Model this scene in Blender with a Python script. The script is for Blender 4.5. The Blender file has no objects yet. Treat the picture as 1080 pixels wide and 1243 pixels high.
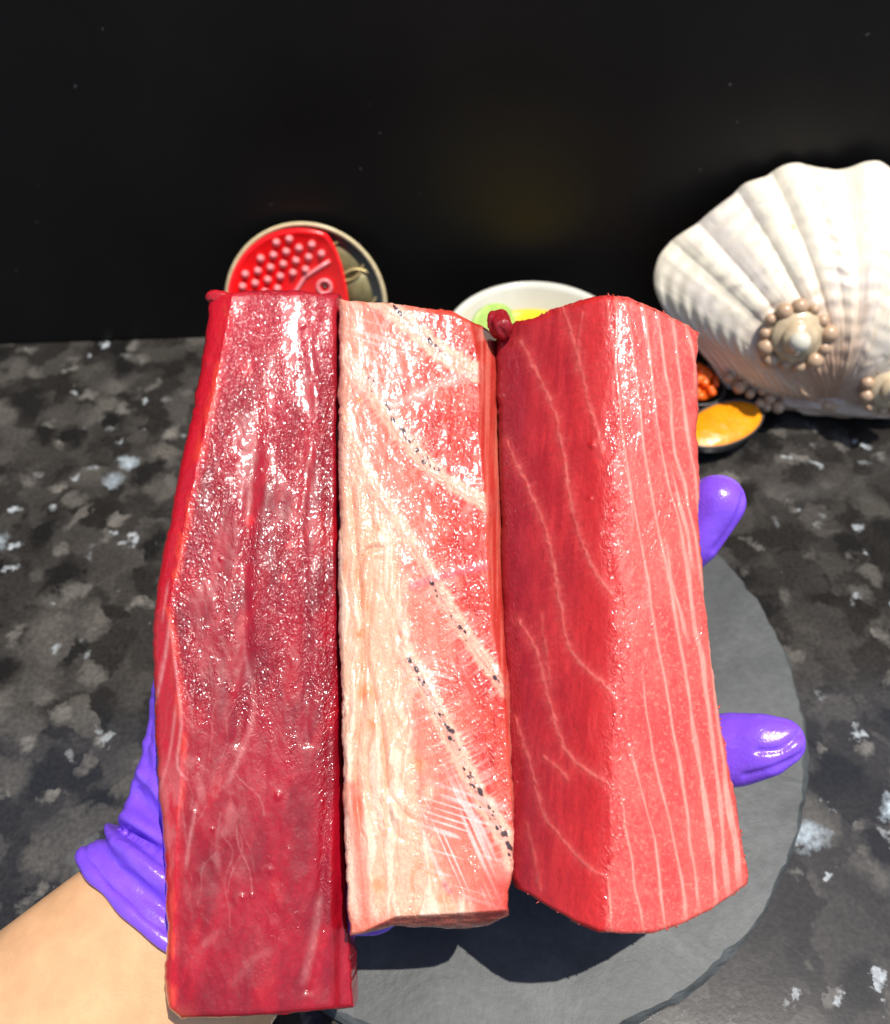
import bpy, bmesh, math, random
import numpy as np
from mathutils import Vector, Matrix
R = math.radians
random.seed(7)
S = bpy.context.scene
COL = S.collection

# ------------------------------------------------------------------ camera
H = 0.42                      # camera height above the counter
PITCH = 52.0                  # degrees below the horizon
FPX = 1076.0                  # focal length in photograph pixels (1080 x 1243)
cam_d = bpy.data.cameras.new('camera')
cam = bpy.data.objects.new('camera', cam_d); COL.objects.link(cam)
cam.location = (0, 0, H); cam.rotation_euler = (R(90 - PITCH), 0, 0)
cam_d.sensor_fit = 'VERTICAL'; cam_d.sensor_height = 24.0; cam_d.lens = 24.0 * FPX / 1243.0
cam_d.clip_start = 0.01; cam_d.clip_end = 200
cam_d.dof.use_dof = True; cam_d.dof.focus_distance = 0.325
cam_d.dof.aperture_fstop = cam_d.lens / 1000 / 0.0034
S.camera = cam

# ------------------------------------------------------------------ sun and sky
SUN = Vector((0.24, -0.02, 0.95)).normalized()
sun_d = bpy.data.lights.new('sun', 'SUN'); sun = bpy.data.objects.new('sun', sun_d); COL.objects.link(sun)
sun.rotation_euler = SUN.to_track_quat('Z', 'Y').to_euler()
sun.location = (1, 0, 2)
sun_d.energy = 4.6; sun_d.angle = R(0.53); sun_d.color = (1.0, 0.955, 0.88)
W = bpy.data.worlds.new('World'); S.world = W; W.use_nodes = True
nt = W.node_tree; bg = nt.nodes['Background']
sky = nt.nodes.new('ShaderNodeTexSky'); sky.sky_type = 'NISHITA'; sky.sun_disc = False
sky.sun_elevation = math.asin(SUN.z); sky.sun_rotation = math.atan2(SUN.x, SUN.y)
nt.links.new(sky.outputs[0], bg.inputs[0]); bg.inputs[1].default_value = 0.13
S.view_settings.view_transform = 'Standard'; S.view_settings.look = 'None'
S.view_settings.exposure = 0.45; S.view_settings.gamma = 1
S.render.engine = 'CYCLES'
S.cycles.use_denoising = True
S.cycles.max_bounces = 8; S.cycles.caustics_reflective = False; S.cycles.caustics_refractive = False

# ------------------------------------------------------------------ helpers
CP = np.array((0, 0, H)); a_ = R(PITCH)
FW = np.array((0, math.cos(a_), -math.sin(a_))); UP = np.array((0, math.sin(a_), math.cos(a_))); RT = np.array((1.0, 0, 0))
def ray(u, v):
    u = np.asarray(u, float); v = np.asarray(v, float)
    return ((u - 540) / FPX)[..., None] * RT + ((621.5 - v) / FPX)[..., None] * UP + FW
def on_plane(u, v, p0, n):
    d = ray(u, v); t = ((np.asarray(p0) - CP) @ n) / (d @ n)
    return CP + d * t[..., None]
def floor_pt(u, v, z=0.0):
    return on_plane(u, v, (0, 0, z), np.array((0, 0, 1.0)))

def lin(r, g, b):
    f = lambda c: (c / 255 / 12.92) if c / 255 <= 0.04045 else ((c / 255 + 0.055) / 1.055) ** 2.4
    return np.array((f(r), f(g), f(b)))

def tag(o, label=None, cat=None, group=None, kind=None):
    if label: o['label'] = label
    if cat: o['category'] = cat
    if group: o['group'] = group
    if kind: o['kind'] = kind
    return o
def empty(name, loc, mat=None):
    o = bpy.data.objects.new(name, None); COL.objects.link(o); o.empty_display_size = 0.02
    if mat is not None: o.matrix_world = mat
    else: o.location = loc
    return o
def mesh_np(name, verts, faces, m=None, parent=None, smooth=True, loc=None, colors=None, wet=None):
    me = bpy.data.meshes.new(name)
    verts = np.asarray(verts, np.float64)
    if loc is not None: verts = verts - np.asarray(loc)
    quads = np.asarray([f for f in faces], dtype=object) if isinstance(faces, list) else None
    if quads is None:
        nq = len(faces); k = faces.shape[1]
        me.vertices.add(len(verts)); me.vertices.foreach_set('co', verts.astype(np.float32).ravel())
        me.loops.add(nq * k); me.loops.foreach_set('vertex_index', faces.astype(np.int32).ravel())
        me.polygons.add(nq); me.polygons.foreach_set('loop_start', np.arange(0, nq * k, k, dtype=np.int32))
        me.update(calc_edges=True)
    else:
        me.from_pydata(verts.tolist(), [], faces); me.update()
    me.validate()
    if colors is not None:
        a = me.attributes.new('albedo', 'FLOAT_COLOR', 'POINT')
        a.data.foreach_set('color', np.concatenate([colors, np.ones((len(colors), 1))], 1).astype(np.float32).ravel())
    if wet is not None:
        a = me.attributes.new('wet', 'FLOAT', 'POINT'); a.data.foreach_set('value', wet.astype(np.float32))
    if smooth: me.polygons.foreach_set('use_smooth', np.ones(len(me.polygons), bool))
    o = bpy.data.objects.new(name, me); COL.objects.link(o)
    if m: me.materials.append(m)
    if parent: o.parent = parent
    if loc is not None: o.location = loc
    return o
def bm_obj(name, bm, m=None, parent=None, smooth=True, loc=None):
    me = bpy.data.meshes.new(name)
    if loc is not None: bmesh.ops.translate(bm, vec=-Vector(loc), verts=bm.verts)
    bmesh.ops.recalc_face_normals(bm, faces=bm.faces)
    bm.to_mesh(me); bm.free()
    if smooth: me.polygons.foreach_set('use_smooth', np.ones(len(me.polygons), bool))
    o = bpy.data.objects.new(name, me); COL.objects.link(o)
    if m: me.materials.append(m)
    if parent: o.parent = parent
    if loc is not None: o.location = loc
    return o
def inst(src, name, parent, mat):
    o = src.copy(); o.name = name; COL.objects.link(o); o.parent = parent; o.matrix_local = mat
    return o

# numpy noise
_rng = np.random.RandomState(11); _T = _rng.rand(512, 512)
def vn(x, y, seed=0):
    x = x + seed * 37.31; y = y + seed * 91.77
    xi = np.floor(x).astype(int); yi = np.floor(y).astype(int); fx = x - xi; fy = y - yi
    fx = fx * fx * (3 - 2 * fx); fy = fy * fy * (3 - 2 * fy)
    g = lambda i, j: _T[(i % 512), (j % 512)]
    return (g(xi, yi) * (1 - fx) + g(xi + 1, yi) * fx) * (1 - fy) + (g(xi, yi + 1) * (1 - fx) + g(xi + 1, yi + 1) * fx) * fy
def fbm(x, y, seed=0, o=4):
    s = 0; a = 0.5; t = 0
    for k in range(o):
        s = s + a * vn(x * 2 ** k, y * 2 ** k, seed + k); t += a; a *= 0.5
    return s / t
def sstep(a, b, x):
    t = np.clip((x - a) / (b - a), 0, 1); return t * t * (3 - 2 * t)
def pl_dist(u, v, pts):
    """distance (px) to a polyline, and the running length along it"""
    best = np.full(u.shape, 1e9); along = np.zeros(u.shape); acc = 0.0
    # smooth the traced polyline (Catmull-Rom)
    P = np.array(pts, float); Q = []
    for i in range(len(P) - 1):
        p0 = P[max(i - 1, 0)]; p1 = P[i]; p2 = P[i + 1]; p3 = P[min(i + 2, len(P) - 1)]
        for t in (0, .34, .67):
            Q.append(0.5 * ((2 * p1) + (-p0 + p2) * t + (2 * p0 - 5 * p1 + 4 * p2 - p3) * t * t + (-p0 + 3 * p1 - 3 * p2 + p3) * t ** 3))
    Q.append(P[-1]); Q = np.array(Q)
    for (x0, y0), (x1, y1) in zip(Q[:-1], Q[1:]):
        dx, dy = x1 - x0, y1 - y0; L2 = dx * dx + dy * dy + 1e-9; L = math.sqrt(L2)
        t = np.clip(((u - x0) * dx + (v - y0) * dy) / L2, 0, 1)
        d = np.hypot(u - x0 - t * dx, v - y0 - t * dy)
        s = d < best; best = np.where(s, d, best); along = np.where(s, acc + t * L, along); acc += L
    return best, along, acc
def lerp(a, b, t): return a + (b - a) * t[..., None]

# ------------------------------------------------------------------ materials
def mat(name):
    m = bpy.data.materials.new(name); m.use_nodes = True
    return m, m.node_tree, m.node_tree.nodes['Principled BSDF']
def nd(nt, t, **kw):
    n = nt.nodes.new('ShaderNode' + t)
    for k, v in kw.items():
        if k.startswith('i_'):
            key = k[2:].replace('_', ' ')
            n.inputs[key].default_value = v
        else: setattr(n, k, v)
    return n
def ramp(nt, pts, src, interp='LINEAR'):
    r = nt.nodes.new('ShaderNodeValToRGB'); r.color_ramp.interpolation = interp
    e = r.color_ramp.elements
    while len(e) < len(pts): e.new(0.5)
    for el, (p, c) in zip(e, pts):
        el.position = p; el.color = (*c, 1) if not np.isscalar(c) else (c, c, c, 1)
    nt.links.new(src, r.inputs[0]); return r
def mixc(nt, a, b, fac, mode='MIX'):
    m = nt.nodes.new('ShaderNodeMix'); m.data_type = 'RGBA'; m.blend_type = mode
    for s, x in ((0, fac), (6, a), (7, b)):
        if hasattr(x, 'links'): nt.links.new(x, m.inputs[s])
        elif np.isscalar(x): m.inputs[s].default_value = x
        else: m.inputs[s].default_value = (*x, 1)
    return m.outputs[2]

def flesh_mat(name, grain, rough=0.3, bump=0.5, sss=0.35, coat=0.6, scale=900):
    m, nt, b = mat(name)
    at = nd(nt, 'Attribute', attribute_name='albedo'); wt = nd(nt, 'Attribute', attribute_name='wet')
    tc = nd(nt, 'TexCoord')
    mp = nd(nt, 'Mapping'); mp.inputs['Scale'].default_value = grain
    nt.links.new(tc.outputs['Object'], mp.inputs['Vector'])
    n0 = nd(nt, 'TexNoise', i_Scale=1100.0, i_Detail=3.0); nt.links.new(mp.outputs[0], n0.inputs['Vector'])
    r0 = ramp(nt, [(0.25, 0.84), (0.75, 1.16)], n0.outputs['Fac'])
    nt.links.new(mixc(nt, at.outputs['Color'], r0.outputs[0], 1.0, 'MULTIPLY'), b.inputs['Base Color'])
    n1 = nd(nt, 'TexNoise', i_Scale=float(scale), i_Detail=1.6, i_Roughness=0.5, i_Distortion=1.2); nt.links.new(mp.outputs[0], n1.inputs['Vector'])
    n2 = nd(nt, 'TexNoise', i_Scale=260.0, i_Detail=3.0); nt.links.new(tc.outputs['Object'], n2.inputs['Vector'])
    ad = nd(nt, 'Math', operation='MULTIPLY_ADD'); nt.links.new(n2.outputs['Fac'], ad.inputs[0]); ad.inputs[1].default_value = 0.55
    nt.links.new(n1.outputs['Fac'], ad.inputs[2])
    bp = nd(nt, 'Bump', i_Distance=0.0012)
    st = nd(nt, 'Math', operation='MULTIPLY'); nt.links.new(wt.outputs['Fac'], st.inputs[0]); st.inputs[1].default_value = bump
    nt.links.new(st.outputs[0], bp.inputs['Strength']); nt.links.new(ad.outputs[0], bp.inputs['Height'])
    nt.links.new(bp.outputs[0], b.inputs['Normal']); nt.links.new(bp.outputs[0], b.inputs['Coat Normal'])
    b.inputs['Roughness'].default_value = rough
    b.inputs['Specular IOR Level'].default_value = 0.25
    b.inputs['Coat Weight'].default_value = coat; b.inputs['Coat Roughness'].default_value = 0.07; b.inputs['Coat IOR'].default_value = 1.42
    b.inputs['Subsurface Weight'].default_value = sss
    b.inputs['Subsurface Radius'].default_value = (1.0, 0.22, 0.16); b.inputs['Subsurface Scale'].default_value = 0.0055
    return m

M = {}
M['flesh_red'] = flesh_mat('dark red flesh', (1.0, 0.55, 1.0), rough=0.42, bump=0.66, scale=760, coat=1.0, sss=0.28)
M['flesh_red'].node_tree.nodes['Principled BSDF'].inputs['Coat IOR'].default_value = 1.37
M['flesh_fat'] = flesh_mat('fatty pink flesh', (1.0, 0.6, 1.0), rough=0.45, bump=0.62, scale=620, coat=0.8)
M['flesh_pink'] = flesh_mat('striped pink flesh', (1.0, 0.4, 1.0), rough=0.48, bump=0.75, scale=620, coat=0.45)

# granite
m, nt, b = mat('black granite'); M['granite'] = m
tc = nd(nt, 'TexCoord')
nz = nd(nt, 'TexNoise', i_Scale=45.0, i_Detail=6.0, i_Roughness=0.65); nt.links.new(tc.outputs['Object'], nz.inputs['Vector'])
vm = nd(nt, 'VectorMath', operation='SCALE'); vm.inputs['Scale'].default_value = 0.034; nt.links.new(nz.outputs['Color'], vm.inputs[0])
va = nd(nt, 'VectorMath', operation='ADD'); nt.links.new(tc.outputs['Object'], va.inputs[0]); nt.links.new(vm.outputs[0], va.inputs[1])
def vor(scale, rnd=1.0, ft='SMOOTH_F1'):
    v = nd(nt, 'TexVoronoi', feature=ft, i_Scale=scale, i_Randomness=rnd); nt.links.new(va.outputs[0], v.inputs['Vector']); return v
nb = nd(nt, 'TexNoise', i_Scale=15.0, i_Detail=5.0, i_Roughness=0.6); nt.links.new(tc.outputs['Object'], nb.inputs['Vector'])
nf = nd(nt, 'TexNoise', i_Scale=420.0, i_Detail=4.0); nt.links.new(tc.outputs['Object'], nf.inputs['Vector'])
v1 = vor(60.0); v1.inputs['Smoothness'].default_value = 0.35
sep = nd(nt, 'SeparateColor'); nt.links.new(v1.outputs['Color'], sep.inputs[0])
c1 = ramp(nt, [(0.2, (.017, .0152, .0136)), (0.5, (.027, .0242, .0215)), (0.8, (.041, .037, .033))], sep.outputs[0])
rb = ramp(nt, [(0.3, 0.6), (0.7, 1.4)], nb.outputs['Fac'])
base = mixc(nt, c1.outputs[0], rb.outputs[0], 1.0, 'MULTIPLY')
def flakes(base, scale, thr, cols, lo, hi, k):
    v = vor(scale, 1.0, 'F1'); sp_ = nd(nt, 'SeparateColor'); nt.links.new(v.outputs['Color'], sp_.inputs[0])
    pk = ramp(nt, [(thr, 0.0), (thr + .004, 1.0)], sp_.outputs[k])
    cr = ramp(nt, [(lo, 1.0), (hi, 0.0)], v.outputs['Distance'])
    mm = nd(nt, 'Math', operation='MULTIPLY'); nt.links.new(pk.outputs[0], mm.inputs[0]); nt.links.new(cr.outputs[0], mm.inputs[1])
    return mixc(nt, base, ramp(nt, cols, sp_.outputs[(k + 1) % 3]).outputs[0], mm.outputs[0])
base = flakes(base, 42.0, .70, [(0, (.034, .031, .027)), (1, (.080, .073, .063))], .30, .66, 0)
base = flakes(base, 47.0, .80, [(0, (.009, .0085, .008)), (1, (.013, .012, .011))], .30, .66, 2)
base = flakes(base, 78.0, .82, [(0, (.045, .041, .036)), (1, (.130, .120, .105))], .30, .60, 1)
base = flakes(base, 150.0, .955, [(0, (.10, .10, .098)), (1, (.30, .32, .33))], .28, .52, 0)
base = flakes(base, 50.0, .968, [(0, (.11, .122, .13)), (1, (.34, .39, .42))], .18, .46, 2)  # few bright bluish flakes, their glint painted as plain colour
rf = ramp(nt, [(0.3, 0.72), (0.7, 1.3)], nf.outputs['Fac'])
base = mixc(nt, base, rf.outputs[0], 1.0, 'MULTIPLY')
nt.links.new(base, b.inputs['Base Color'])
b.inputs['Roughness'].default_value = 0.14; b.inputs['Specular IOR Level'].default_value = 0.45
bp = nd(nt, 'Bump', i_Strength=0.05, i_Distance=0.0006); nt.links.new(nf.outputs['Fac'], bp.inputs['Height']); nt.links.new(bp.outputs[0], b.inputs['Normal'])

# black panel
m, nt, b = mat('black gloss panel'); M['panel'] = m
tc = nd(nt, 'TexCoord')
n1 = nd(nt, 'TexNoise', i_Scale=170.0, i_Detail=1.0); nt.links.new(tc.outputs['Object'], n1.inputs['Vector'])
r1 = ramp(nt, [(0.765, 0.0), (0.80, 1.0)], n1.outputs['Fac'])
n2 = nd(nt, 'TexNoise', i_Scale=9.0, i_Detail=4.0); nt.links.new(tc.outputs['Object'], n2.inputs['Vector'])
r2 = ramp(nt, [(0.3, (.0110, .0088, .0074)), (0.75, (.0165, .0138, .0112))], n2.outputs['Fac'])
nt.links.new(mixc(nt, r2.outputs[0], (.09, .085, .08), r1.outputs[0]), b.inputs['Base Color'])
r3 = ramp(nt, [(0.3, 0.40), (0.7, 0.52)], n2.outputs['Fac']); nt.links.new(r3.outputs[0], b.inputs['Roughness'])
b.inputs['Specular IOR Level'].default_value = 0.18

# slate
m, nt, b = mat('grey slate'); M['slate'] = m
tc = nd(nt, 'TexCoord')
n1 = nd(nt, 'TexNoise', i_Scale=22.0, i_Detail=7.0, i_Roughness=0.62, i_Distortion=0.6); nt.links.new(tc.outputs['Object'], n1.inputs['Vector'])
n2 = nd(nt, 'TexNoise', i_Scale=260.0, i_Detail=5.0, i_Roughness=0.7); nt.links.new(tc.outputs['Object'], n2.inputs['Vector'])
r1 = ramp(nt, [(0.25, (.033, .036, .036)), (0.5, (.050, .054, .054)), (0.75, (.078, .083, .082))], n1.outputs['Fac'])
r2 = ramp(nt, [(0.3, 0.82), (0.7, 1.2)], n2.outputs['Fac'])
nt.links.new(mixc(nt, r1.outputs[0], r2.outputs[0], 1.0, 'MULTIPLY'), b.inputs['Base Color'])
b.inputs['Roughness'].default_value = 0.5; b.inputs['Specular IOR Level'].default_value = 0.35
bp = nd(nt, 'Bump', i_Strength=0.6, i_Distance=0.0010); nt.links.new(n1.outputs['Fac'], bp.inputs['Height'])
bp2 = nd(nt, 'Bump', i_Strength=0.3, i_Distance=0.0004); nt.links.new(n2.outputs['Fac'], bp2.inputs['Height']); nt.links.new(bp.outputs[0], bp2.inputs['Normal'])
nt.links.new(bp2.outputs[0], b.inputs['Normal'])

def simple(name, col, rough=0.4, spec=0.5, noise=None, nscale=60.0, bump=0.0, bscale=300.0, bdist=0.0006, sss=0.0, sssr=(1, .4, .2), ssss=0.003, metal=0.0, coat=0.0, attr=False):
    m, nt, b = mat(name); tc = nd(nt, 'TexCoord')
    n1 = nd(nt, 'TexNoise', i_Scale=nscale, i_Detail=5.0, i_Roughness=0.6); nt.links.new(tc.outputs['Object'], n1.inputs['Vector'])
    k = noise if noise is not None else 0.12
    r1 = ramp(nt, [(0.3, 1 - k), (0.7, 1 + k)], n1.outputs['Fac'])
    src = nd(nt, 'Attribute', attribute_name='albedo').outputs['Color'] if attr else col
    nt.links.new(mixc(nt, src, r1.outputs[0], 1.0, 'MULTIPLY'), b.inputs['Base Color'])
    b.inputs['Roughness'].default_value = rough; b.inputs['Specular IOR Level'].default_value = spec
    b.inputs['Metallic'].default_value = metal; b.inputs['Coat Weight'].default_value = coat; b.inputs['Coat Roughness'].default_value = 0.08
    if bump:
        n2 = nd(nt, 'TexNoise', i_Scale=bscale, i_Detail=4.0); nt.links.new(tc.outputs['Object'], n2.inputs['Vector'])
        bp = nd(nt, 'Bump', i_Strength=bump, i_Distance=bdist); nt.links.new(n2.outputs['Fac'], bp.inputs['Height'])
        nt.links.new(bp.outputs[0], b.inputs['Normal'])
    if sss:
        b.inputs['Subsurface Weight'].default_value = sss; b.inputs['Subsurface Radius'].default_value = sssr; b.inputs['Subsurface Scale'].default_value = ssss
    return m
M['glove'] = simple('violet nitrile', (.185, .068, .66), rough=0.26, spec=0.5, noise=0.12, nscale=120, bump=0.35, bscale=900, bdist=0.0005, sss=0.12, sssr=(.5, .2, 1.0), ssss=0.002)
M['skin'] = simple('skin', (.55, .305, .155), rough=0.42, spec=0.45, noise=0.13, nscale=70, bump=0.45, bscale=1100, bdist=0.0003, sss=0.3, sssr=(1, .35, .2), ssss=0.004)
M['shell'] = simple('shell', None, rough=0.42, spec=0.4, noise=0.09, nscale=110, bump=0.25, bscale=450, bdist=0.0006, sss=0.15, sssr=(1, .7, .5), ssss=0.004, attr=True)
M['spiral'] = simple('spiral shell', (.48, .37, .23), rough=0.25, spec=0.5, noise=0.22, nscale=130, bump=0.2)
M['pearl'] = simple('spiral shell tip', (.60, .55, .44), rough=0.18, spec=0.6, noise=0.06)
M['bead'] = simple('shell bead', (.44, .29, .18), rough=0.3, spec=0.5, noise=0.3, nscale=220)
M['china'] = simple('cream glazed china', (.56, .55, .48), rough=0.16, spec=0.5, noise=0.05, nscale=50)
M['yellow'] = simple('yellow sauce', (.64, .44, .005), rough=0.12, spec=0.5, noise=0.08, nscale=70, sss=0.15, sssr=(1, .7, .1))
M['lime'] = simple('pale green slice', (.36, .52, .12), rough=0.3, spec=0.5, noise=0.15, nscale=200, sss=0.4, sssr=(.7, 1, .3), ssss=0.005)
M['orange'] = simple('orange puree', (.72, .25, .004), rough=0.3, spec=0.4, noise=0.16, nscale=110, bump=0.5, bscale=220, bdist=0.001, sss=0.15, sssr=(1, .5, .1))
M['roe'] = simple('orange roe', (.80, .12, .006), rough=0.15, spec=0.5, noise=0.15, nscale=90, sss=0.3, sssr=(1, .3, .05), ssss=0.004)
M['stone'] = simple('dark stoneware', (.050, .046, .044), rough=0.35, spec=0.45, noise=0.2, nscale=200)
M['lacquer'] = simple('black lacquer', (.020, .018, .016), rough=0.2, spec=0.5, noise=0.2)
M['gold'] = simple('gold line', (.60, .46, .20), rough=0.38, spec=0.5, noise=0.2, nscale=300, metal=0.5)
M['olive'] = simple('olive wash', (.24, .20, .09), rough=0.35, spec=0.5, noise=0.25, nscale=200, metal=0.3)
M['cream'] = simple('cream rim', (.58, .47, .27), rough=0.3, spec=0.5, noise=0.15, nscale=250)
M['redplastic'] = simple('red plastic', (.92, .006, .008), rough=0.25, spec=0.5, noise=0.06, sss=0.2, sssr=(1, .1, .1), ssss=0.003)
M['spike'] = simple('pale pink plastic', (.80, .22, .22), rough=0.3, spec=0.5, noise=0.06)  # paler than the red plate, for points, eye ring and gill ridge

# ------------------------------------------------------------------ setting
bm = bmesh.new()
w0 = floor_pt(0, 418); w1 = floor_pt(240, 410); wd = (w1 - w0) / np.linalg.norm(w1 - w0); wn = np.array((wd[1], -wd[0], 0.0))
if wn[1] > 0: wn = -wn
WALL = lambda s, off=0.0: w0 + wd * s - wn * (-off)     # point along the wall line
bmesh.ops.create_grid(bm, x_segments=8, y_segments=8, size=1.0)
bmesh.ops.scale(bm, vec=(1.6, 1.0, 1), verts=bm.verts)
ang = math.atan2(wd[1], wd[0])
ctr = WALL(0.25) + wn * 1.0
for v_ in bm.verts: v_.co.y = v_.co.y
ob = bm_obj('countertop', bm, M['granite'], smooth=False); ob.location = (ctr[0] - wn[0] * 0.0, ctr[1] - wn[1] * 0.0, 0); ob.rotation_euler = (0, 0, ang)
tag(ob, kind='structure')
def box_bm(sx, sy, sz, bev=0.0):
    bm = bmesh.new(); bmesh.ops.create_cube(bm, size=1.0); bmesh.ops.scale(bm, vec=(sx, sy, sz), verts=bm.verts)
    if bev: bmesh.ops.bevel(bm, geom=bm.edges[:], offset=bev, segments=2, affect='EDGES')
    return bm
bm = box_bm(3.2, 0.02, 0.60, 0.001); bmesh.ops.translate(bm, vec=(0, 0.0101, 0.3002), verts=bm.verts)
ob = bm_obj('backsplash', bm, M['panel'], smooth=False); ob.location = WALL(0.25); ob.rotation_euler = (0, 0, ang)
tag(ob, kind='structure')

# slate board: a round slab with a chipped rim
c0 = np.array((0.0200, 0.2085, 0)); rS = 0.1620
N = 240; th = np.linspace(0, 2 * math.pi, N, endpoint=False)
chip = lambda s, a, f: a * (fbm(np.cos(th) * f + 9, np.sin(th) * f + 9, s, 4) - 0.5)
rings = []
r_top = rS - 0.0028 + chip(3, 0.005, 9) + chip(13, .003, 44); r_mid = rS + chip(5, 0.004, 7) + chip(15, .002, 30); r_bot = rS - 0.001 + chip(8, 0.004, 6)
z_mid = 0.0028 + chip(21, .0018, 16)
nz_ = lambda s: 0.0007 * (fbm(np.cos(th) * 3 + 5, np.sin(th) * 3 + 5, s) - .5)
radii = [(r_top * k / 14, np.full(N, 0.0065)) for k in range(1, 15)] + [((r_top + r_mid) / 2 + chip(33, .0015, 50), np.full(N, .0052) + chip(31, .001, 30)), (r_mid, z_mid), (r_bot, np.full(N, 0.0003))]
V = [np.array([[0, 0, 0.0065]])]
for r_, z_ in radii:
    x = r_ * np.cos(th); y = r_ * np.sin(th)
    zz = z_ + (0.0006 * (fbm(x * 40 + 50, y * 40 + 50, 2) - .5) if z_.min() > .006 else 0)
    V.append(np.stack([x, y, zz], 1))
V = np.concatenate(V); F = [[0, 1 + i, 1 + (i + 1) % N] for i in range(N)]
for k in range(len(radii) - 1):
    a = 1 + k * N
    F += [[a + i, a + N + i, a + N + (i + 1) % N, a + (i + 1) % N] for i in range(N)]
a = 1 + (len(radii) - 1) * N; F.append([a + i for i in range(N)][::-1])
ob = mesh_np('slate_board', V, F, M['slate'], smooth=False); ob.location = (c0[0], c0[1], 0.0004)
tag(ob, 'round grey slate board with a chipped rim lying on the granite under the held fish', 'serving board')

# ------------------------------------------------------------------ frame of the hand-held fish
TILT = R(13.0); D0 = 0.335
SN = -FW * math.cos(TILT) + UP * math.sin(TILT)          # out of the fish towards the viewer
SY = UP * math.cos(TILT) + FW * math.sin(TILT)
SO = CP + FW * D0
def sp(u, v, h=0.0):
    """photograph point at height h over the fish plane -> world"""
    d = ray(u, v); h = np.asarray(h, float)
    t = ((SO - CP) @ SN + h) / (d @ SN)
    return CP + d * t[..., None]

GRID = {}
def block(name, L, Rr, T, B, hfun, cfun, material, thick, label, nu=200, nv=720, undercut=0.08):
    """a cut block: traced outline (L,R: lists of (v,u); T,B: lists of (u,v)), relief h in metres, albedo in traced coordinates"""
    A, Bb = np.meshgrid(np.linspace(0, 1, nu), np.linspace(0, 1, nv), indexing='xy')
    Lx = lambda v: np.interp(v, [p[0] for p in L], [p[1] for p in L]); Rx = lambda v: np.interp(v, [p[0] for p in Rr], [p[1] for p in Rr])
    um = T[0][0] + (T[-1][0] - T[0][0]) * A; ub = B[0][0] + (B[-1][0] - B[0][0]) * A
    Tv = np.interp(um, [p[0] for p in T], [p[1] for p in T]); Bv = np.interp(ub, [p[0] for p in B], [p[1] for p in B])
    v = Tv + (Bv - Tv) * Bb
    jl = (fbm(v / 26, v * 0 + 3, 41) - .5) * 5 + (fbm(v / 7, v * 0 + 8, 44, 2) - .5) * 2.2
    jr = (fbm(v / 26, v * 0 + 5, 42) - .5) * 5 + (fbm(v / 7, v * 0 + 2, 45, 2) - .5) * 2.2
    l_ = Lx(v) + jl; r_ = Rx(v) + jr
    u = l_ + (r_ - l_) * A
    jt = (fbm(u / 22, u * 0 + 7, 47) - .5) * 5 + (fbm(u / 6, u * 0 + 7, 48, 2) - .5) * 2
    v = v + jt * (1 - Bb) ** 8 + ((fbm(u / 22, u * 0 + 1, 49) - .5) * 5) * Bb ** 8
    h = hfun(u, v)
    # rounded rim
    de = np.minimum.reduce([u - l_, r_ - u, (v - Tv), (Bv - v)]) ; r0 = 7.0
    q = np.clip(1 - de / r0, 0, 1); h = h - 0.0022 * (1 - np.sqrt(np.maximum(1 - q * q, 0)))
    P = sp(u, v, h)
    col, wet = cfun(u, v)
    verts = [P.reshape(-1, 3)]; cols = [col.reshape(-1, 3)]; wets = [wet.reshape(-1)]
    idx = np.arange(nu * nv).reshape(nv, nu)
    quads = [np.stack([idx[:-1, :-1], idx[1:, :-1], idx[1:, 1:], idx[:-1, 1:]], -1).reshape(-1, 4)]
    loop = np.concatenate([idx[:-1, 0], idx[-1, :-1], idx[:0:-1, -1], idx[0, :0:-1]])
    LP = P.reshape(-1, 3)[loop]; LC = col.reshape(-1, 3)[loop]; lh = h.reshape(-1)[loop]; n = len(loop)
    c = LP.mean(0); prev = loop; base_n = nu * nv
    K = 14; hb = -thick
    lat = LP - c; lat = lat - (lat @ SN)[:, None] * SN; lat /= np.linalg.norm(lat, axis=1)[:, None] + 1e-9
    s_ = np.arange(n)
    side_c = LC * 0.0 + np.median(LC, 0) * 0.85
    for k in range(1, K + 1):
        t = k / K; hh = lh + (hb - lh) * t
        bulge = 0.0012 * math.sin(math.pi * min(t, .9)) - undercut * 0.03 * t * t
        w = (fbm(s_ / 40.0, np.full(n, t * 3.0), 61) - .5) * 0.0016 * min(1, 3 * t)
        Q = LP + (hh - lh)[:, None] * SN + lat * (bulge + w)[:, None]
        verts.append(Q); f_ = min(1, t * 4)
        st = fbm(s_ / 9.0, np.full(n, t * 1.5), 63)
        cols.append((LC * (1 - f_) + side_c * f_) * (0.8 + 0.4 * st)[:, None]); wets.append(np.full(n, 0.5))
        cur = base_n + (k - 1) * n + np.arange(n)
        quads.append(np.stack([prev, cur, np.roll(cur, -1), np.roll(prev, -1)], -1)[:, ::-1]); prev = cur
    verts.append((verts[-1].mean(0))[None]); cols.append(side_c[:1]); wets.append(np.array([.3]))
    cen = base_n + K * n
    half = np.arange(0, n - 1, 2)
    quads.append(np.stack([prev[half], prev[half + 1], prev[(half + 2) % n], np.full(len(half), cen)], -1)[:, ::-1])
    V = np.concatenate(verts)
    o = mesh_np(name, V, np.concatenate(quads), material, loc=c, colors=np.clip(np.concatenate(cols), 0.001, 0.95), wet=np.concatenate(wets))
    bm = bmesh.new(); bm.from_mesh(o.data); bmesh.ops.recalc_face_normals(bm, faces=bm.faces); bm.to_mesh(o.data); bm.free()
    tag(o, label, 'fish block', 'blocks of raw tuna held in the gloved hand')
    GRID[o.name] = (u.ravel(), v.ravel(), P.reshape(-1, 3))
    return o

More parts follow.
